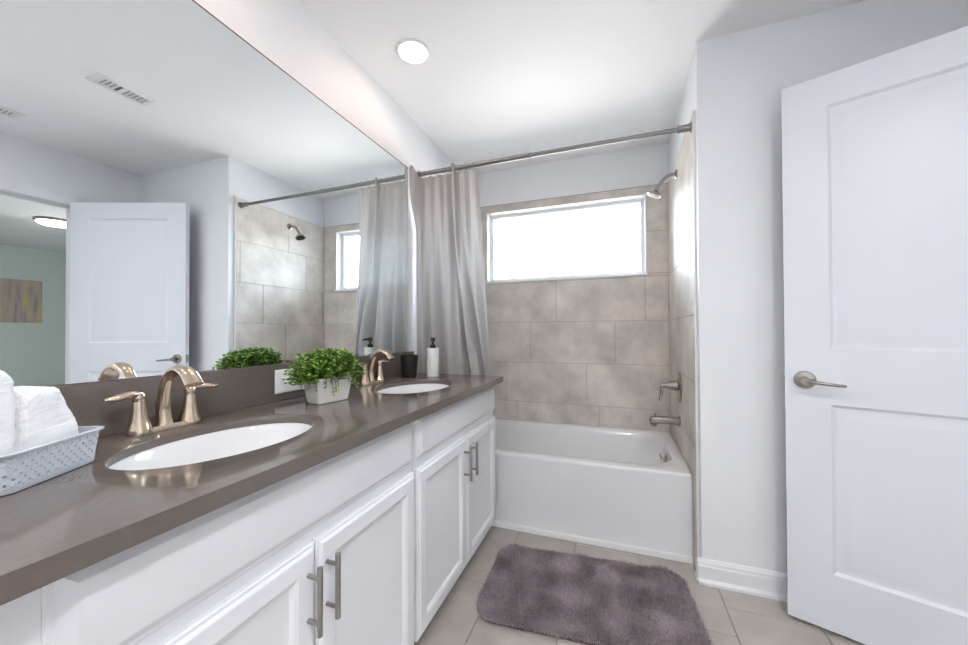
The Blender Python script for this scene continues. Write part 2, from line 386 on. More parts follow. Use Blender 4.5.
# lever handle
hc_ = Vector(dp(.058, .905, 0)); nrm = Vector((-.3656, -.93077, 0)); al = Vector((ux, uy, 0))
mb = MB().lathe([(.033, 0), (.033, .004), (.030, .009), (.020, .011), (.0135, .012), (.012, .030), (.0135, .034), (.0135, .048), (.011, .052)], hc_, nrm, 40)
ros = mb.build('door_handle', M['nickel'], dr, smooth=40)
tag(ros, 'satin nickel lever handle on a round rosette')
pth = [hc_+nrm*.043+al*t*.108+Vector((0, 0, -.010*t)) + nrm*(.012*math.sin(PI*t)) for t in np.linspace(0, 1, 9)]
MB().tube(pth, [(.0085, .0085)]+[(.0075-.0032*t, .0075-.0025*t) for t in np.linspace(0, 1, 8)], 14).build('lever', M['nickel'], ros, smooth=50)
vs = MB()
for d0 in (0,):
    p = [dp(-.0012, z, d) for z in (.880, .935) for d in (.005, .030)]
    q = [dp(.001, z, d) for z in (.880, .935) for d in (.005, .030)]
    vs.add(p+q, [(0, 1, 3, 2), (4, 6, 7, 5), (0, 4, 5, 1), (2, 3, 7, 6), (0, 2, 6, 4), (1, 5, 7, 3)])
    p = [dp(-.010, z, d) for z in (.897, .915) for d in (.011, .022)]
    q = [dp(.0, z, d) for z in (.895, .917) for d in (.010, .023)]
    vs.add(p+q, [(0, 1, 3, 2), (4, 6, 7, 5), (0, 4, 5, 1), (2, 3, 7, 6), (0, 2, 6, 4), (1, 5, 7, 3)])
vs.build('latch_plate', M['steel'], dr)

# ------------------------------------------------------------------ bathtub
def tub():
    root = empty('bathtub', (W/2, (Yt+Yb)/2, 0), 'white alcove bathtub with a plain apron below the shower window', 'bathtub')
    x0, x1, y0, y1 = .011, W-.002, Yt, Yb-.001
    cx, cy = .748, (Yt+Yb)/2+.012
    n = 8
    def R(hx, hy, r, z, ox=0, oy=0): return [(cx+ox+a, cy+oy+b, z) for a, b in rrect(hx, hy, r, n)]
    HR = .4215
    # outer ring, projected to the rectangle of the rim
    def outer(z, ins=0):
        pts = []
        for a, b in rrect((x1-x0)/2-ins, (y1-y0)/2-ins, .012, n): pts.append(((x0+x1)/2+a, (y0+y1)/2+b, z))
        return pts
    mb = MB()
    rings = [outer(HR-.016), outer(HR-.005), outer(HR-.001, .002), outer(HR, .006),
             R(.700, .330, .20, HR-.002), R(.693, .323, .20, HR-.005), R(.686, .317, .195, HR-.014), R(.675, .306, .185, HR-.06),
             R(.640, .276, .17, HR-.22, -.004), R(.600, .240, .15, HR-.31, -.008), R(.50, .18, .12, HR-.345, -.01), R(.3, .09, .06, HR-.350, -.01)]
    mb.loft(rings, cap0=False)
    mb.build('tub_shell', M['tub'], root, smooth=50)
    ap = MB()
    prof = [(Yt+.03, HR-.016), (Yt, HR-.016), (Yt+.002, HR-.024), (Yt+.003, .05), (Yt+.003, .032), (Yt-.006, .028), (Yt-.008, .022), (Yt-.008, .002), (Yt+.03, .002)]
    ap.loft([[(x, a, b) for a, b in prof] for x in (x0, x1)])
    ap.build('apron', M['tub'], root, smooth=25)
    MB().lathe([(.034, 0), (.034, .004), (.030, .008), (.012, .010)], (cx+.672, cy-.03, HR-.062), (-.97, 0, .2), 32).build('overflow_plate', M['nickel'], root, smooth=40)
    MB().lathe([(.03, 0), (.03, .003), (.02, .006)], (cx+.42, cy, HR-.351), (0, 0, 1), 24).build('drain', M['nickel'], root, smooth=40)
    t = Vector((cx+.660, cy-.03, HR-.060))
    MB().tube([t, t+Vector((-.012, 0, .004)), t+Vector((-.016, -.004, .020)), t+Vector((-.018, -.006, .032))], .0045, 10).build('overflow_lever', M['steel'], root, smooth=60)
tub()

# ------------------------------------------------------------------ vanity cabinets
def rect_front(mb, y0, y1, z0, z1, rings, xf=FX):
    ringpanel(mb, lambda a, b, d: (xf-d, a, b), y0, y1, z0, z1, rings)
def pull(y, zc, parent, L=.145):
    x = FX
    m = MB()
    m.lathe([(.0055, -L/2), (.006, -L/2+.001), (.006, L/2-.001), (.0055, L/2)], (x+.032, y, zc), (0, 0, 1), 18)
    for dz in (-.048, .048): m.lathe([(.0048, 0), (.0048, .030)], (x-.0005, y, zc+dz), (1, 0, 0), 14)
    h = m.build('handle', M['steel'], parent, smooth=40); return h
def cabinet(y0, y1, dy0, dys, dy1, label, fillL=0):
    root = empty('vanity_cabinet', (.26, (y0+y1)/2, 0), label, 'cabinet', 'white base cabinets of the vanity')
    b = MB(); xb = FX-.019
    e = .0008
    b.box(.003, .018, y0+e, y1-e, .10, HC-.032)                                # back
    b.box(.003, xb-.0005, y0+e, y0+.018, .10, HC-.032); b.box(.003, xb-.0005, y1-.018, y1-e, .10, HC-.032)   # sides
    b.box(.003, xb-.02, y0+.018, y1-.018, .10, .118)
    # face frame
    b.box(xb-.02, xb, y0+e, dy0+.03, .066, HC-.032); b.box(xb-.02, xb, dy1-.03, y1-e, .066, HC-.032)
    b.box(xb-.02, xb, dy0+.03, dy1-.03, .640, .680); b.box(xb-.02, xb, dy0+.03, dy1-.03, .80, HC-.032); b.box(xb-.02, xb, dy0+.03, dy1-.03, .066, .105)
    b.box(xb-.02, xb, dys-.02, dys+.02, .105, .640)
    b.build('body', M['cab'], root)
    MB().box(.003, xb-.075, y0+e, y1-e, 0, .099).build('toe_kick', M['cab'], root)
    d = MB()
    rect_front(d, dy0, dy1, .667, .824, [(0, .0188), (0, .0165), (.003, .0148), (.009, .0145), (.025, .0012), (.029, 0)])
    d.build('drawer_front', M['cab'], root, smooth=20)
    for a, c, s in ((dy0, dys-.0015, -1), (dys+.0015, dy1, 1)):
        d = MB()
        rect_front(d, a, c, .070, .644, [(0, .0188), (0, .009), (.003, .006), (.008, .0055), (.013, .0008), (.015, 0), (.050, 0), (.053, .002), (.058, .0035), (.064, .012), (.067, .0125)])
        dd = d.build('door', M['cab'], root, smooth=20)
        pull(dys+s*(.0265 if y0 < .5 else .036), .536, dd)
cabinet(-.02, 1.0670, .229, .6375, 1.0575, 'white double-door base cabinet under the near sink beside the towel basket')
cabinet(1.0680, 1.9120, 1.0765, 1.4985, 1.9095, 'white double-door base cabinet under the far sink, next to the bathtub')

# ------------------------------------------------------------------ countertop with two oval cut-outs
SINKS = (.60, 1.44); SX, SA, SB = .30, .15, .21
def counter():
    root = empty('countertop', (XC/2, .95, HC-.03), 'long glossy taupe quartz countertop with two oval sink cut-outs', 'countertop')
    zt, zb = HC, HC-.030
    y00 = -.06
    x0, x1 = .002, XC
    mb = MB()
    edges = [y00, .60-.26, .60+.26, 1.44-.26, 1.44+.26, CE]
    def quad(y0, y1, z, flip): mb.add([(x0, y0, z), (x1, y0, z), (x1, y1, z), (x0, y1, z)], [(0, 1, 2, 3)])
    for z in (zt, zb):
        quad(edges[0], edges[1], z, 0); quad(edges[2], edges[3], z, 0); quad(edges[4], edges[5], z, 0)
    N = 96
    for cy in SINKS:
        y0, y1 = cy-.26, cy+.26
        th = sorted(set([2*PI*k/N for k in range(N)] + [math.atan2(yy-cy, xx-SX) % (2*PI) for xx in (x0, x1) for yy in (y0, y1)]))
        el, out = [], []
        for t in th:
            c, s = math.cos(t), math.sin(t)
            r = 1/math.sqrt((c/SA)**2+(s/SB)**2); el.append((SX+r*c, cy+r*s))
            k = min([((x1-SX)/c if c > 0 else (x0-SX)/c) if abs(c) > 1e-9 else 9, ((y1-cy)/s if s > 0 else (y0-cy)/s) if abs(s) > 1e-9 else 9])
            out.append((SX+k*c, cy+k*s))
        n = len(th)
        eb = .002
        def grow(p, e): 
            dx, dy = p[0]-SX, p[1]-cy; L = math.hypot(dx, dy); return (p[0]+dx/L*e, p[1]+dy/L*e)
        rings = [[(*p, zt) for p in out], [(*grow(p, eb), zt) for p in el], [(*grow(p, .0006), zt-.0006) for p in el], [(*p, zt-eb) for p in el], [(*p, zt-.018) for p in el], [(*grow(p, .040), zt-.018) for p in el], [(*grow(p, .041), zb) for p in el], [(*p, zb) for p in out]]
        mb.loft(rings, cap0=False, cap1=False)
    # edges
    for a, b in zip(edges[:-1], edges[1:]):
        mb.add([(x1, a, zb), (x1, b, zb), (x1, b, zt), (x1, a, zt)], [(0, 1, 2, 3)])
        mb.add([(x0, a, zb), (x0, b, zb), (x0, b, zt), (x0, a, zt)], [(0, 1, 2, 3)])
    for y in (edges[0], edges[-1]): mb.add([(x0, y, zb), (x1, y, zb), (x1, y, zt), (x0, y, zt)], [(0, 1, 2, 3)])
    me_o = mb.build('slab', M['counter'], root)
    bm = bmesh.new(); bm.from_mesh(me_o.data); bmesh.ops.remove_doubles(bm, verts=bm.verts, dist=1e-5); bmesh.ops.recalc_face_normals(bm, faces=bm.faces)
    bm.to_mesh(me_o.data); bm.free()
    me_o.data.polygons.foreach_set('use_smooth', [True]*len(me_o.data.polygons)); me_o.data.set_sharp_from_angle(angle=math.radians(30))
    tag(MB().box(.001, .021, y00, CE-.012, HC+.0004, HB).build('backsplash', M['counter'], None, bevel=.0012), 'long low taupe quartz backsplash between the countertop and the mirror', 'backsplash')
counter()
def sink(cy, label):
    zb = HC-.0183
    root = empty('sink', (SX, cy, zb-.15), label, 'sink', 'oval undermount sinks')
    mb = MB()
    def E(a, b, z): return [(SX+a*math.cos(2*PI*k/64), cy+b*math.sin(2*PI*k/64), z) for k in range(64)]
    mb.loft([E(.175, .235, zb-.012), E(.175, .235, zb), E(.152, .212, zb), E(.148, .208, zb-.004), E(.143, .202, zb-.03), E(.128, .183, zb-.085), E(.10, .145, zb-.125), E(.06, .085, zb-.142), E(.021, .021, zb-.147)], cap0=False, cap1=True)
    mb.build('basin', M['ceramic'], root, smooth=50)
    MB().lathe([(.022, 0), (.022, .003), (.016, .0045), (.015, .002), (.006, .003)], (SX, cy, zb-.1468), (0, 0, 1), 28).build('drain', M['bronze'], root, smooth=40)
sink(SINKS[0], 'near oval white undermount sink, left of the potted plant')
sink(SINKS[1], 'far oval white undermount sink, in front of the black cup')

# ------------------------------------------------------------------ faucets
def faucet(cy, label, fx=.078):
    root = empty('faucet', (fx, cy, HC), label, 'faucet', 'two-handle sink faucets')
    z = HC
    def P(x, y, h): return (fx+x, cy+y, z+h)
    # base plate: pinched bar between the two handle feet
    mb = MB(); rings = []
    for h, s in ((.0, 1.0), (.006, 1.0), (.011, .94), (.014, .80)):
        ring = []
        for k in range(48):
            t = 2*PI*k/48; y = .078*math.copysign(abs(math.sin(t))**.75, math.sin(t)); wv = .019+.009*(abs(y)/.078)**1.5
            ring.append(P(wv*s*math.copysign(abs(math.cos(t))**.75, math.cos(t)), y*(.97+.03*s), h))
        rings.append(ring)
    mb.loft(rings); mb.build('base', M['bronze'], root, smooth=40)
    # spout: flattened arc
    c = smooth_pts([P(-.004, 0, .010), P(-.010, 0, .050), P(-.003, 0, .095), P(.018, 0, .136), P(.052, 0, .154), P(.085, 0, .144), P(.108, 0, .118)], 6)
    n = len(c)
    rr = []
    for i in range(n):
        t = i/(n-1); wy = .0185 if t < .05 else .0170-.002*math.sin(PI*min(1, t*1.6)) + .005*max(0, t-.5)/.5; wx = .0165 - .0065*min(1, t*1.35)
        rr.append((wy, wx))
    MB().tube(c, rr, 20, up=(0, 1, 0) if False else (1, 0, 0)).build('spout', M['bronze'], root, smooth=60)
    for s in (-1, 1):
        m = MB().lathe([(.0265, .006), (.0265, .011), (.0235, .018), (.0185, .034), (.0150, .055), (.0130, .078), (.0125, .080), (.0125, .082), (.0132, .084), (.0130, .094), (.0105, .0995)], P(0, s*.056, 0), (0, 0, 1), 32)
        hd = m.build('handle', M['bronze'], root, smooth=35)
        lp = smooth_pts([P(-.004, s*.052, .0935), P(0, s*.066, .0990), P(.004, s*.084, .0985), P(.006, s*.105, .0950), P(.007, s*.123, .0945)], 5)
        k = len(lp)
        MB().tube(lp, [(.0105+.003*math.sin(PI*i/(k-1))-.007*max(0, i/(k-1)-.75)/.25, .0085-.0010*i/(k-1)-.004*max(0, i/(k-1)-.7)/.3) for i in range(k)], 16).build('lever', M['bronze'], hd, smooth=60)
    MB().lathe([(.0030, .008), (.0030, .052), (.0055, .056), (.0065, .061), (.0050, .067), (.001, .069)], P(-.032, 0, 0), (0, 0, 1), 16).build('lift_rod', M['bronze'], root, smooth=50)
faucet(SINKS[0]-.004, 'brushed nickel two-handle faucet behind the near sink, beside the towel basket')
faucet(SINKS[1], 'brushed nickel two-handle faucet behind the far sink, beside the potted plant', .070)

# ------------------------------------------------------------------ mirror, outlet
mr = MB().box(.001, .006, -.10, YM, HB+.0008, ZM, 0)
mr.box(.006, .0072, -.10, YM, ZM-.0035, ZM, 0).box(.006, .0068, -.10, YM, HB+.0008, HB+.0028, 0)
mo = mr.build('wall_mirror', [M['mirror'], M['frame']])
for p in mo.data.polygons:
    if abs(p.normal.x) < .5 or p.center.x > .0062: p.material_index = 1
mo.data.materials[1] = mat('mirror_edge', srgb(128, 104, 98), .3, .3, noise=(20, .05, 2))
tag(mo, 'large frameless wall mirror above the backsplash', 'mirror')
ro = empty('outlet', (.0215, 1.024, .888), 'white outlet cover plate on the backsplash behind the potted plant', 'outlet')
m = MB(); ringpanel(m, lambda a, b, d: (.0213+d, a, b), .958, 1.090, .889, .974, [(0, 0), (0, .003), (.003, .0055), (.008, .006)]); m.build('cover_plate', M['plate'], ro, smooth=30)
for yy in (.992, 1.056):
    m = MB(); m.lathe([(.016, 0), (.016, .0015), (.0145, .002)], (.0270, yy, .9315), (1, 0, 0), 24)
    k = m.build('socket', M['plate'], ro, smooth=40)
    m = MB()
    for dz in (-.006, .006): m.box(.0286, .0293, yy-.002, yy+.006, .9315+dz-.001, .9315+dz+.001)
    m.box(.0286, .0293, yy-.009, yy-.005, .9315-.002, .9315+.002); m.build('slot', M['dark'], k)

# ------------------------------------------------------------------ planter
def planter():
    px, py = .192, 1.030; rz = math.radians(-8)
    root = empty('potted_plant', (px, py, HC), 'leafy green plant spilling over a small white planter on the counter', 'plant')
    c, s = math.cos(rz), math.sin(rz)
    T = lambda x, y, h: (px+x*c-y*s, py+x*s+y*c, HC+h)
    mb = MB()
    lv = [(.034, .058, .0), (.0375, .0615, .003), (.0415, .066, .03), (.0470, .0735, .083), (.0485, .075, .086), (.0475, .074, .088), (.0450, .0715, .086), (.0430, .069, .070)]
    mb.loft([[T(a, b, h) for a, b in rrect(hx, hy, .014, 5)] for hx, hy, h in lv], cap1=False)
    mb.build('pot', M['pot'], root, smooth=40)
    MB().loft([[T(a, b, h) for a, b in rrect(.043, .069, .012, 5)] for h in (.060, .072)]).build('soil', M['soil'], root)
    lm = MB(); st = MB()
    R = random.Random(3)
    def leaf(p, d, n, L):
        d = d.normalized(); sd = d.cross(n).normalized(); up = sd.cross(d)
        w_ = L*.46
        pts = [p, p+d*L*.3+sd*w_*.85+up*L*.02, p+d*L*.3-up*L*.06, p+d*L*.3-sd*w_*.85+up*L*.02, p+d*L*.65+sd*w_*.8-up*L*.03, p+d*L*.65-up*L*.10, p+d*L*.65-sd*w_*.8-up*L*.03, p+d*L-up*L*.16]
        lm.add(pts, [(0, 1, 2), (0, 2, 3), (1, 4, 5, 2), (2, 5, 6, 3), (4, 7, 5), (5, 7, 6)])
    C = Vector(T(0, 0, .078))
    def stem(base, tip, n, trail=0):
        mid = (base+tip)/2+Vector((0, 0, .025 if trail else .006))
        path = smooth_pts([base, mid, tip], 4)
        st.tube(path, .0011, 5)
        for i in range(n):
            t = (i+1.0)/n; q = t*(len(path)-1); k = min(int(q), len(path)-2); p = path[k].lerp(path[k+1], q-k)
            a = R.uniform(0, 2*PI)
            o_ = Vector((math.cos(a), math.sin(a), R.uniform(-.1, .75)))
            leaf(p+o_*.002, o_+ (p-C).normalized()*.6, (Vector((0, 0, 1))+ (p-C).normalized()*.6+Vector((R.uniform(-.5, .5), R.uniform(-.5, .5), 0))).normalized(), R.uniform(.008, .0135))
    for i in range(760):
        a = R.uniform(0, 2*PI); e = R.uniform(.05, 1.0)**.8
        th = (1-e)*PI/2*1.02
        rx, ry, rz_ = .092, .166, .098
        f_ = R.uniform(.72, 1.0)
        lx, ly, lz = rx*math.sin(th)**.8*math.cos(a)*f_, ry*math.sin(th)**.8*math.sin(a)*f_, .004+rz_*math.cos(th)**.62*f_ - .030*math.sin(th)**6
        tip = Vector(T(lx, ly, .078+lz))
        if tip.x < .030: tip.x = .030+R.uniform(0, .01)
        base = Vector(T(lx*.35, ly*.45, .070))
        stem(base, tip, 11)
    # trailing sprigs over the rim
    for lx, ly, h in ((.066, -.018, .040), (.064, -.028, .032), (.062, -.006, .055), (.060, .045, .062), (.062, .06, .066), (.05, -.088, .052), (.03, -.10, .058), (.06, -.055, .06), (.045, .092, .050), (.03, .10, .035), (.058, .078, .045), (.0, -.105, .06)):
        stem(Vector(T(lx*.5, ly*.6, .08)), Vector(T(lx, ly, h)), 13, 1)
    tag(lm.build('foliage', M['leaf'], root, smooth=60), kind='stuff'); st.build('stems', M['stem'], root)
planter()

# ------------------------------------------------------------------ cup and soap bottle
def cup():
    c = (.111, 1.702, HC)
    o = MB().lathe([(.0345, 0), (.037, .002), (.038, .01), (.0475, .118), (.0470, .120), (.0450, .119), (.0365, .012), (.033, .007)], c, (0, 0, 1), 40).build('tumbler', M['blackm'], None, smooth=40)
    tag(o, 'tapered matte black tumbler on the counter beside the far sink', 'tumbler')
cup()
def bottle():
    c = Vector((.212, 1.779, HC))
    root = empty('soap_dispenser', c, 'white ribbed soap bottle with black pump at the end of the counter', 'soap dispenser')
    pr = [(.030, 0), (.0335, .002)]
    h = .004
    while h < .148:
        pr += [(.0345, h+.0015), (.0345, h+.0085), (.0328, h+.0098), (.0328, h+.0108)]; h += .0118
    pr += [(.0335, .152), (.030, .1545), (.0125, .1555)]
    MB().lathe(pr, c, (0, 0, 1), 40).build('bottle', M['whitec'], root, smooth=35)
    p = MB().lathe([(.0155, .1545), (.0155, .172), (.0115, .174), (.0065, .176), (.0065, .190), (.0125, .1915), (.0125, .210), (.0105, .213)], c, (0, 0, 1), 24).build('pump', M['blackp'], root, smooth=35)
    d = Vector((.47, -.88, 0))
    MB().tube([c+Vector((0, 0, .202)), c+d*.02+Vector((0, 0, .203)), c+d*.040+Vector((0, 0, .201)), c+d*.046+Vector((0, 0, .194))], [.006, .0055, .0045, .004], 12).build('nozzle', M['blackp'], p, smooth=50)
bottle()

# ------------------------------------------------------------------ basket and towels
BR = Vector((.218, .408, HC)); BD = Vector((.4974, -.8675, 0)); BN = Vector((.8675, .4974, 0))
def basket():
    Lb, Wb, Hb = .163, .190, .064
    ctr = BR+BD*Lb/2-BN*Wb/2
    root = empty('woven_basket', ctr, 'low pale grey woven plastic basket holding the white towels', 'basket')
    r = .018
    def pt(a, b, h): return ctr+BD*a+BN*b+Vector((0, 0, h))
    def outline(grow, rr, n=7): return rrect(Lb/2+grow, Wb/2+grow, rr, n)
    FL = .007
    # floor and solid bands
    mb = MB()
    mb.loft([[pt(a, b, h) for a, b in outline(g, r)] for g, h in ((-.002, .0005), (0, .002), (.0015, .011), (-.0005, .011), (-.002, .004))], cap1=True)
    mb.build('base', M['basket'], root, smooth=40)
    rm = MB()
    rm.loft([[pt(a, b, h) for a, b in outline(g, r+.004)] for g, h in ((FL-.003, Hb-.008), (FL-.001, Hb-.008), (FL, Hb-.004), (FL+.004, Hb-.0035), (FL+.0045, Hb-.001), (FL+.003, Hb), (FL-.003, Hb), (FL-.003, Hb-.008))], cap0=False, cap1=False)
    rm.build('rim', M['basket'], root, smooth=40)
    # diagonal lattice between the bands
    big = outline(0, r, 12)
    # resample perimeter
    P = [Vector((a, b)) for a, b in big]; P.append(P[0]); cum = [0]
    for a, b in zip(P[:-1], P[1:]): cum.append(cum[-1]+(b-a).length)
    tot = cum[-1]
    def at(s):
        s %= tot
        for i in range(len(P)-1):
            if cum[i+1] >= s:
                q = P[i].lerp(P[i+1], (s-cum[i])/max(1e-9, cum[i+1]-cum[i])); tg = (P[i+1]-P[i]).normalized(); return q, Vector((tg.y, -tg.x))
    lat = MB(); n = 46; step = tot/n; z0, z1 = .008, Hb-.005
    for k in range(n):
        for sgn in (-1, 1):
            pa = []; ns = 9
            for j in range(ns):
                t = j/(ns-1); h = z0+(z1-z0)*t; q, nn = at(k*step+sgn*t*step*3.5)
                off = FL*.9*t + .0006*sgn*math.cos(PI*t*7)
                q = q+nn*off
                pa.append((pt(q.x, q.y, h), BD*nn.x+BN*nn.y))
            rings = []
            for j in range(ns):
                p, nv = pa[j]; t = (pa[min(j+1, ns-1)][0]-pa[max(j-1, 0)][0]).normalized(); sd = nv.cross(t).normalized()
                wv, tv = .0037, .0008
                rings.append([p+sd*wv+nv*tv, p-sd*wv+nv*tv, p-sd*wv-nv*tv, p+sd*wv-nv*tv])
            lat.loft(rings)
    lat.build('lattice', M['basket'], root)
basket()
def towel(poly, i0, i1, label, seed):
    """folded towel: profile (s along the basket front, z) extruded inwards, rounded, with terry loops"""
    pts = smooth_pts([(a, 0, b) for a, b in poly]+[(poly[0][0], 0, poly[0][1])], 6)[:-1]
    cs = sum((p.x for p in pts))/len(pts); cz = sum(p.z for p in pts)/len(pts)
    R = random.Random(seed); rings = []
    K = 14
    for k in range(K+1):
        t = k/K; ins = i0+(i1-i0)*t
        e = min(t, 1-t)*2; sh = 1-.16*(1-min(1, e*3.0))**2.2
        rings.append([tuple(BR+BD*(cs+(p.x-cs)*sh)-BN*(ins)+Vector((0, 0, cz+(p.z-cz)*sh-HC))) for p in pts])
    mb = MB().loft(rings)
    o = mb.build('folded_towel', M['towel'], None, smooth=80)
    bm = bmesh.new(); bm.from_mesh(o.data)
    bmesh.ops.triangulate(bm, faces=[f for f in bm.faces if len(f.verts) > 4])
    bmesh.ops.subdivide_edges(bm, edges=bm.edges, cuts=3, use_grid_fill=True)
    from mathutils import noise
    bm.normal_update()
    for v in bm.verts:
        a = noise.noise(v.co*22+Vector((seed, 0, 0)))*.0035 + noise.noise(v.co*140)*.0011 + noise.noise(v.co*520)*.0011
        v.co += v.normal*a
    bm.to_mesh(o.data); bm.free(); me = o.data
    me.polygons.foreach_set('use_smooth', [True]*len(me.polygons))
    tag(o, label, 'towel', 'white towels in the basket')
towel([(.010, HC+.008), (.007, .905), (.014, .935), (.030, .975), (.046, 1.008), (.058, 1.014), (.085, 1.016), (.106, 1.012), (.113, 1.002), (.114, .95), (.114, HC+.008)], .022, .085, 'folded white terry towel at the right of the woven basket', 4)
towel([(.120, HC+.008), (.1195, .95), (.1195, 1.016), (.121, 1.036), (.131, 1.050), (.145, 1.055), (.160, 1.048), (.164, 1.02), (.1625, .94), (.156, HC+.008)], .024, .12, 'taller white towel roll at the left of the woven basket', 9)

# ------------------------------------------------------------------ curtain rod and curtain
RY, RZ = 1.9363, 2.0629
def rod():
    root = empty('shower_rod', (W/2, RY, RZ), 'slim dark metal curtain rod spanning the tub alcove', 'curtain rod')
    MB().lathe([(.0125, .012), (.0125, .72)], (.0, RY, RZ), (1, 0, 0), 24).lathe([(.0105, .70), (.0105, W-.012)], (.0, RY, RZ), (1, 0, 0), 24).lathe([(.0125, .715), (.0135, .718), (.0135, .73), (.0115, .733)], (0, RY, RZ), (1, 0, 0), 24).build('tube', M['rodm'], root, smooth=40)
    for x, s in ((.0005, 1), (W-.0015, -1)):
        MB().lathe([(.023, 0), (.023, .004), (.021, .007), (.018, .009), (.0155, .045), (.0175, .047), (.0175, .054), (.013, .057)], (x, RY, RZ), (s, 0, 0), 28).build('end_cap', M['rodm'], root, smooth=40)
rod()
FR_U = (.035, .64)     # the two folds that loop in front of the rod
def curtain():
    NU, NV = 340, 150
    zt, zb = 2.042, .060
    u = np.linspace(0, 1, NU); vs = np.linspace(0, 1, NV)
    ph = 2*PI*(7.2*u + .12*np.sin(2*PI*u*1.7+.4))
    def bump_(u, c, wd): return np.exp(-((u-c)/wd)**2)
    V = np.zeros((NV, NU, 3))
    for i, v in enumerate(vs):
        z = zt+(zb-zt)*v
        f = min(1.0, v*2.2)                     # the gathered heading opens into broad folds lower down
        ph3 = ph + .9*v*np.sin(3*PI*u)
        y = 1.945 + .017*(1-.8*f)*np.sin(ph3) + .004*np.sin(2*ph3+.5)*(1-f)
        # broad folds: (position at top, drift to the bottom, width, depth); negative depth stands towards the room
        for c0, dr_, wd, dep in ((.13, -.01, .05, -.018), (.215, -.02, .045, .038), (.30, -.03, .065, -.034), (.405, -.03, .045, .036),
                                 (.50, -.02, .06, -.028), (.555, .16, .032, .052), (.61, .20, .055, -.046), (.70, .20, .030, .054), (.80, .10, .09, -.034), (.96, .02, .05, .030)):
            c = c0+dr_*min(1, v*1.7)**1.2
            y += dep*f*bump_(u, c, wd)
        y += .0025*np.sin(17*PI*u+6*v)*f
        right = .418+.073*np.clip(v/.58, 0, 1)**1.25
        x = .010+(right-.010)*u + .004*np.sin(ph3*.5+1)*f
        if v > .60: x = x*(1-.05*min(1, (v-.60)/.2))
        zz = np.full(NU, z)
        # left hem hugs the wall and stands forward to the mirror's edge
        hug = np.exp(-(u/.06)**4)*(lambda q: q*q*(3-2*q))(min(1, max(0, (z-1.70)/.30)))
        y = y*(1-hug)+1.869*hug
        # heading: most of it hangs under the rod, two folds come over its front
        k = np.exp(-(v/.05)**2)
        for c, wd in ((FR_U[0], .05), (FR_U[1], .022)):
            b = np.exp(-((u-c)/wd)**4); g = np.exp(-(v/.09)**2)
            zz += b*.047*k; y = y*(1-b*g) + (1.9130 if c > .3 else 1.872)*b*g
        zz += .006*k*np.sin(ph)
        y = np.clip(y, None, 1.9665) if z < .46 else np.minimum(y, 2.03)
        lim = 1.868 if z > 1.04 else (1.920 if z < .995 else 1.920-.052*(z-.995)/.045)
        y = lim + np.logaddexp(0, (y-lim)/.004)*.004 if z < 1.06 else np.maximum(y, lim)
        if z < .46: y = np.minimum(y, 1.9665)
        x = np.maximum(x, .0085 if z > 1 else .012)
        V[i] = np.stack([x, y, zz], 1)
    idx = np.arange(NU*NV).reshape(NV, NU)
    F = np.stack([idx[:-1, :-1], idx[:-1, 1:], idx[1:, 1:], idx[1:, :-1]], -1).reshape(-1, 4)
    me = bpy.data.meshes.new('shower_curtain'); me.from_pydata(V.reshape(-1, 3).tolist(), [], F.tolist()); me.materials.append(M['curtain'])
    me.polygons.foreach_set('use_smooth', [True]*len(me.polygons))
    o = bpy.data.objects.new('shower_curtain', me); COL.objects.link(o)
    tag(o, 'sheer grey pleated shower curtain gathered at the left end of the rod', 'shower curtain')
curtain()
for k, x in enumerate((.075, .115, .155, .205, .245, .300, .345, .395)):
    mb = MB(); rings = []
    for j in range(28):
        a = 2*PI*j/28; rings.append((x, RY+.0165*math.cos(a), RZ-.0035+.0195*math.sin(a)))
    P = [Vector(p) for p in rings]; rr = []
    for j in range(28):
        t = (P[(j+1) % 28]-P[j-1]).normalized(); nn = Vector((1, 0, 0)); b = t.cross(nn)
        rr.append([P[j]+nn*.0011*math.cos(2*PI*q/8)+b*.0011*math.sin(2*PI*q/8) for q in range(8)])
    rr.append(rr[0]); mb.loft(rr, False, False)
    o = mb.build('curtain_ring', M['rodm'], None, smooth=60)
    tag(o, 'small dark metal ring looped over the curtain rod above the grey curtain', 'curtain ring', 'curtain rings on the shower rod')

# ------------------------------------------------------------------ shower fittings
PY = 2.37
def shower():
    root = empty('shower_fixture', (W, PY, 2.02), 'brushed nickel shower head on a bent arm high on the right tile wall', 'shower head')
    MB().lathe([(.028, 0), (.028, .004), (.022, .009), (.011, .011)], (W-.0005, PY, 2.018), (-1, 0, 0), 28).build('flange', M['nickel'], root, smooth=40)
    MB().tube(smooth_pts([(W-.004, PY, 2.018), (W-.03, PY, 2.020), (W-.065, PY, 2.004), (W-.095, PY, 1.968), (W-.106, PY, 1.950)], 5), .0095, 14).build('arm', M['nickel'], root, smooth=60)
    ax = Vector((-.42, 0, -.907)).normalized()
    c = Vector((W-.104, PY, 1.953))
    MB().lathe([(.010, 0), (.0135, .004), (.0135, .016), (.011, .020), (.016, .026), (.038, .034), (.042, .039), (.042, .045), (.039, .048)], c, ax, 32).build('head', M['nickel'], root, smooth=40)
    MB().lathe([(.036, .0482), (.035, .0495), (.010, .050)], c, ax, 28).build('spray_face', M['blackm'], root, smooth=40)
shower()
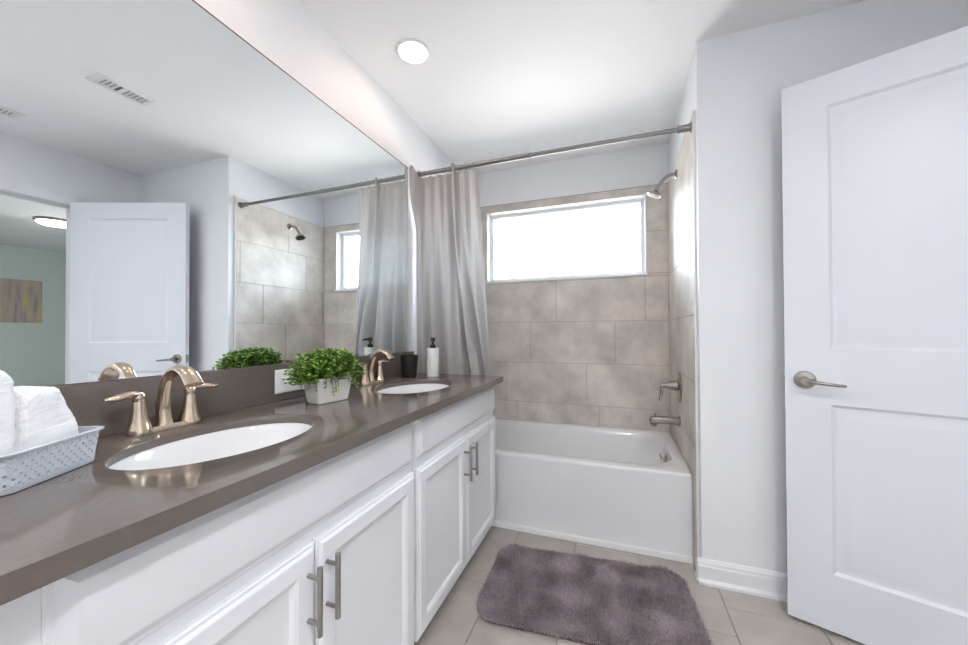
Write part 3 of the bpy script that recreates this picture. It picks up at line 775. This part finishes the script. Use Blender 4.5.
def valve():
    y, z = 2.345, .784
    root = empty('shower_valve', (W, y, z), 'round brushed nickel shower valve with lever above the tub spout', 'shower valve')
    MB().lathe([(.086, 0), (.086, .003), (.080, .008), (.050, .012), (.030, .014), (.022, .020)], (W-.0005, y, z), (-1, 0, 0), 48).build('escutcheon', M['nickel'], root, smooth=40)
    h = MB().lathe([(.031, .012), (.028, .030), (.018, .065), (.0125, .088), (.0125, .098), (.010, .101)], (W, y, z+.008), (-1, 0, 0), 28).build('hub', M['nickel'], root, smooth=40)
    MB().tube(smooth_pts([(W-.092, y, z+.014), (W-.095, y-.004, z-.02), (W-.098, y-.010, z-.055), (W-.106, y-.014, z-.082)], 4), [(.010, .006)]*6+[(.009, .005)]*5+[(.007, .004)]*2, 14).build('lever', M['nickel'], h, smooth=50)
valve()
def spout():
    y, z = 2.345, .590
    root = empty('tub_spout', (W, y, z), 'long brushed nickel tub spout low on the right tile wall', 'tub spout')
    MB().lathe([(.030, 0), (.030, .006), (.026, .010)], (W-.0005, y, z), (-1, 0, 0), 28).build('flange', M['nickel'], root, smooth=40)
    mb = MB(); rings = []
    for t, (hy, hz, dz) in zip((.004, .05, .10, .135, .152, .160), ((.023, .021, 0), (.022, .020, .001), (.021, .020, .001), (.020, .022, -.002), (.019, .021, -.004), (.013, .014, -.006))):
        rings.append([(W-t, y+a, z+dz+b) for a, b in rrect(hy, hz, .012, 5)])
    mb.loft(rings); mb.build('body', M['nickel'], root, smooth=40)
    MB().lathe([(.0155, 0), (.0155, .020), (.0125, .021)], (W-.137, y, z-.018), (0, 0, -1), 24).build('outlet_nozzle', M['nickel'], root, smooth=40)
    MB().lathe([(.0045, 0), (.0045, .012), (.007, .014), (.007, .019), (.004, .021)], (W-.130, y, z+.016), (0, 0, 1), 16).build('diverter_knob', M['nickel'], root, smooth=40)
spout()

# ------------------------------------------------------------------ bath rug
def rug():
    cx, cy, rz = 1.028, 1.585, math.radians(4.5); hx, hy = .416, .247
    c, s = math.cos(rz), math.sin(rz)
    root = empty('bath_rug', (cx, cy, 0), 'fluffy mauve grey bath rug on the floor in front of the tub', 'rug')
    T = lambda a, b, h: (cx+a*c-b*s, cy+a*s+b*c, h)
    MB().loft([[T(a, b, h) for a, b in rrect(hx-i, hy-i, .075, 8)] for h, i in ((.0015, .004), (.006, 0), (.010, .004), (.012, .02))]).build('backing', M['rugb'], root)
    n = 105000
    A = rng.uniform(-hx, hx, n); B = rng.uniform(-hy, hy, n); r = .075
    qx = np.maximum(np.abs(A)-(hx-r), 0); qy = np.maximum(np.abs(B)-(hy-r), 0)
    k = np.hypot(qx, qy) <= r; A, B = A[k], B[k]; n = len(A)
    # clumped lean: a smooth field of pile directions
    fx = np.zeros(n); fy = np.zeros(n); fh = np.zeros(n)
    for _ in range(26):
        kx, ky = rng.normal(0, 26, 2); p = rng.uniform(0, 6.28); a = rng.normal(0, 1, 3)
        g = np.sin(kx*A+ky*B+p); fx += a[0]*g; fy += a[1]*g; fh += a[2]*g
    fx /= 5; fy /= 5; fh /= 5
    # edge blades lean outwards
    ex = np.sign(A)*np.clip((np.abs(A)-(hx-.03))/.03, 0, 1); ey = np.sign(B)*np.clip((np.abs(B)-(hy-.03))/.03, 0, 1)
    L = .021*(1+.16*fh)*rng.uniform(.8, 1.15, n)
    dx = .55*fx+.35*rng.normal(0, 1, n)+.55*ex; dy = .55*fy+.35*rng.normal(0, 1, n)+.55*ey; dz = np.ones(n)
    nn = np.sqrt(dx*dx+dy*dy+dz*dz); dx /= nn; dy /= nn; dz /= nn
    an = rng.uniform(0, 6.28, n); wx, wy = .0012*np.cos(an), .0012*np.sin(an)
    z0 = np.full(n, .006)
    def P(a, b, z): return np.stack([cx+a*c-b*s, cy+a*s+b*c, z], 1)
    p0 = P(A-wx, B-wy, z0); p1 = P(A+wx, B+wy, z0)
    m0 = P(A-wx*.8+dx*L*.45, B-wy*.8+dy*L*.45, z0+L*.6); m1 = P(A+wx*.8+dx*L*.45, B+wy*.8+dy*L*.45, z0+L*.6)
    t0 = P(A+dx*L*1.1, B+dy*L*1.1, z0+np.maximum(.004, L*dz))
    V = np.stack([p0, p1, m1, m0, t0], 1).reshape(-1, 3)
    i = np.arange(n)*5
    me = bpy.data.meshes.new('pile')
    me.vertices.add(n*5); me.vertices.foreach_set('co', V.astype(np.float32).ravel())
    loops = np.concatenate([np.stack([i, i+1, i+2, i+3], 1).reshape(n, 4), np.stack([i+3, i+2, i+4], 1)], 1)  # quad + tri
    me.loops.add(n*7); me.loops.foreach_set('vertex_index', loops.astype(np.int32).ravel())
    me.polygons.add(n*2)
    ls = np.stack([np.arange(n)*7, np.arange(n)*7+4], 1).ravel(); me.polygons.foreach_set('loop_start', ls.astype(np.int32))
    me.update(calc_edges=True); me.validate()
    me.materials.append(M['rug'])
    o = bpy.data.objects.new('pile', me); COL.objects.link(o); o.parent = root; o.matrix_parent_inverse = Matrix.Translation(root.location).inverted(); o['kind'] = 'stuff'
rug()

# ------------------------------------------------------------------ ceiling fixtures
def downlight(x, y, label, lens='lamp'):
    root = empty('recessed_light', (x, y, ZC), label, 'ceiling light')
    MB().lathe([(.078, 0), (.078, .003), (.066, .007), (.064, .004)], (x, y, ZC-.0003), (0, 0, -1), 40, cap0=True, cap1=False).build('trim_ring', M['plate'], root, smooth=40)
    MB().lathe([(.0645, .0035), (.0645, .0045)], (x, y, ZC), (0, 0, -1), 40).build('lens', M[lens], root)
downlight(.287, 1.455, 'round recessed ceiling light above the far sink, lit')
downlight(.287, .60, 'added recessed fill light above the near sink, outside the view')  # added twin of the far sink light, for extra brightness
downlight(1.70, -.10, 'added recessed fill light near the doorway, outside the view', 'lampfill')  # added fill lamp, brightens the surfaces facing the camera
downlight(1.00, -.80, 'added recessed fill light at the rear of the room, outside the view', 'lampfill')  # added fill lamp behind the camera
def vent(x0, x1, y0, y1, label):
    root = empty('ceiling_vent', ((x0+x1)/2, (y0+y1)/2, ZC), label, 'vent')
    fr = lambda a, b, d: (a, b, ZC-d)
    m = MB(); i = .022
    ringpanel(m, fr, x0, x1, y0, y1, [(0, 0), (0, .004), (.006, .007), (i, .007), (i+.002, .0006)], cap=False); m.build('frame', M['plate'], root, smooth=30)
    m = MB(); m.add([fr(x0+i, y0+i, .0004), fr(x1-i, y0+i, .0004), fr(x1-i, y1-i, .0004), fr(x0+i, y1-i, .0004)], [(0, 1, 2, 3)]); m.build('duct', mat('duct_grey', (.22, .225, .23, 1), .7, noise=(20, .1, 2)), root)
    ym = (y0+y1)/2
    k = 0
    ys = np.arange(y0+i+.010, y1-i-.006, .019)
    for yy in ys:
        if abs(yy-ym) < .016: continue
        MB().add([fr(x0+i, yy-.0045, .001), fr(x1-i, yy-.0045, .001), fr(x1-i, yy+.0045, .0068), fr(x0+i, yy+.0045, .0068),
                  fr(x0+i, yy-.0055, .002), fr(x1-i, yy-.0055, .002), fr(x1-i, yy+.0035, .0078), fr(x0+i, yy+.0035, .0078)],
                 [(0, 1, 2, 3), (4, 7, 6, 5), (0, 4, 5, 1), (1, 5, 6, 2), (2, 6, 7, 3), (3, 7, 4, 0)]).build('slat', M['plate'], root)
    MB().box(x0+i, x1-i, ym-.010, ym+.010, ZC-.0075, ZC-.003).build('divider', M['plate'], root)
vent(1.250, 1.368, 1.030, 1.270, 'white slatted ceiling vent, the larger one seen in the middle of the mirror')
vent(2.12, 2.24, .85, 1.085, 'white slatted ceiling vent near the doorway, seen at the mirror\'s left edge')
hl = empty('flush_ceiling_light', (4.87, 2.22, ZC), 'round flush ceiling light glowing in the bedroom beyond the doorway', 'ceiling light')
MB().lathe([(.165, 0), (.165, .018), (.150, .028), (.143, .028)], (4.87, 2.22, ZC-.0003), (0, 0, -1), 48).build('base', M['nickel'], hl, smooth=40)
MB().lathe([(.143, .026), (.139, .040), (.113, .054), (.06, .062), (.02, .064)], (4.87, 2.22, ZC), (0, 0, -1), 48).build('diffuser', M['lamphall'], hl, smooth=60)
pn = empty('wall_painting', (BX1, 2.46, 1.27), 'abstract canvas in mauve and gold on the bedroom wall', 'painting')
MB().box(BX1-.035, BX1-.0005, 2.0, 2.925, 1.272, 1.905).build('canvas', M['frame'], pn)
MB().box(BX1-.0365, BX1-.035, 2.003, 2.922, 1.275, 1.902).build('artwork', M['painting'], pn)
bpy.context.view_layer.update()
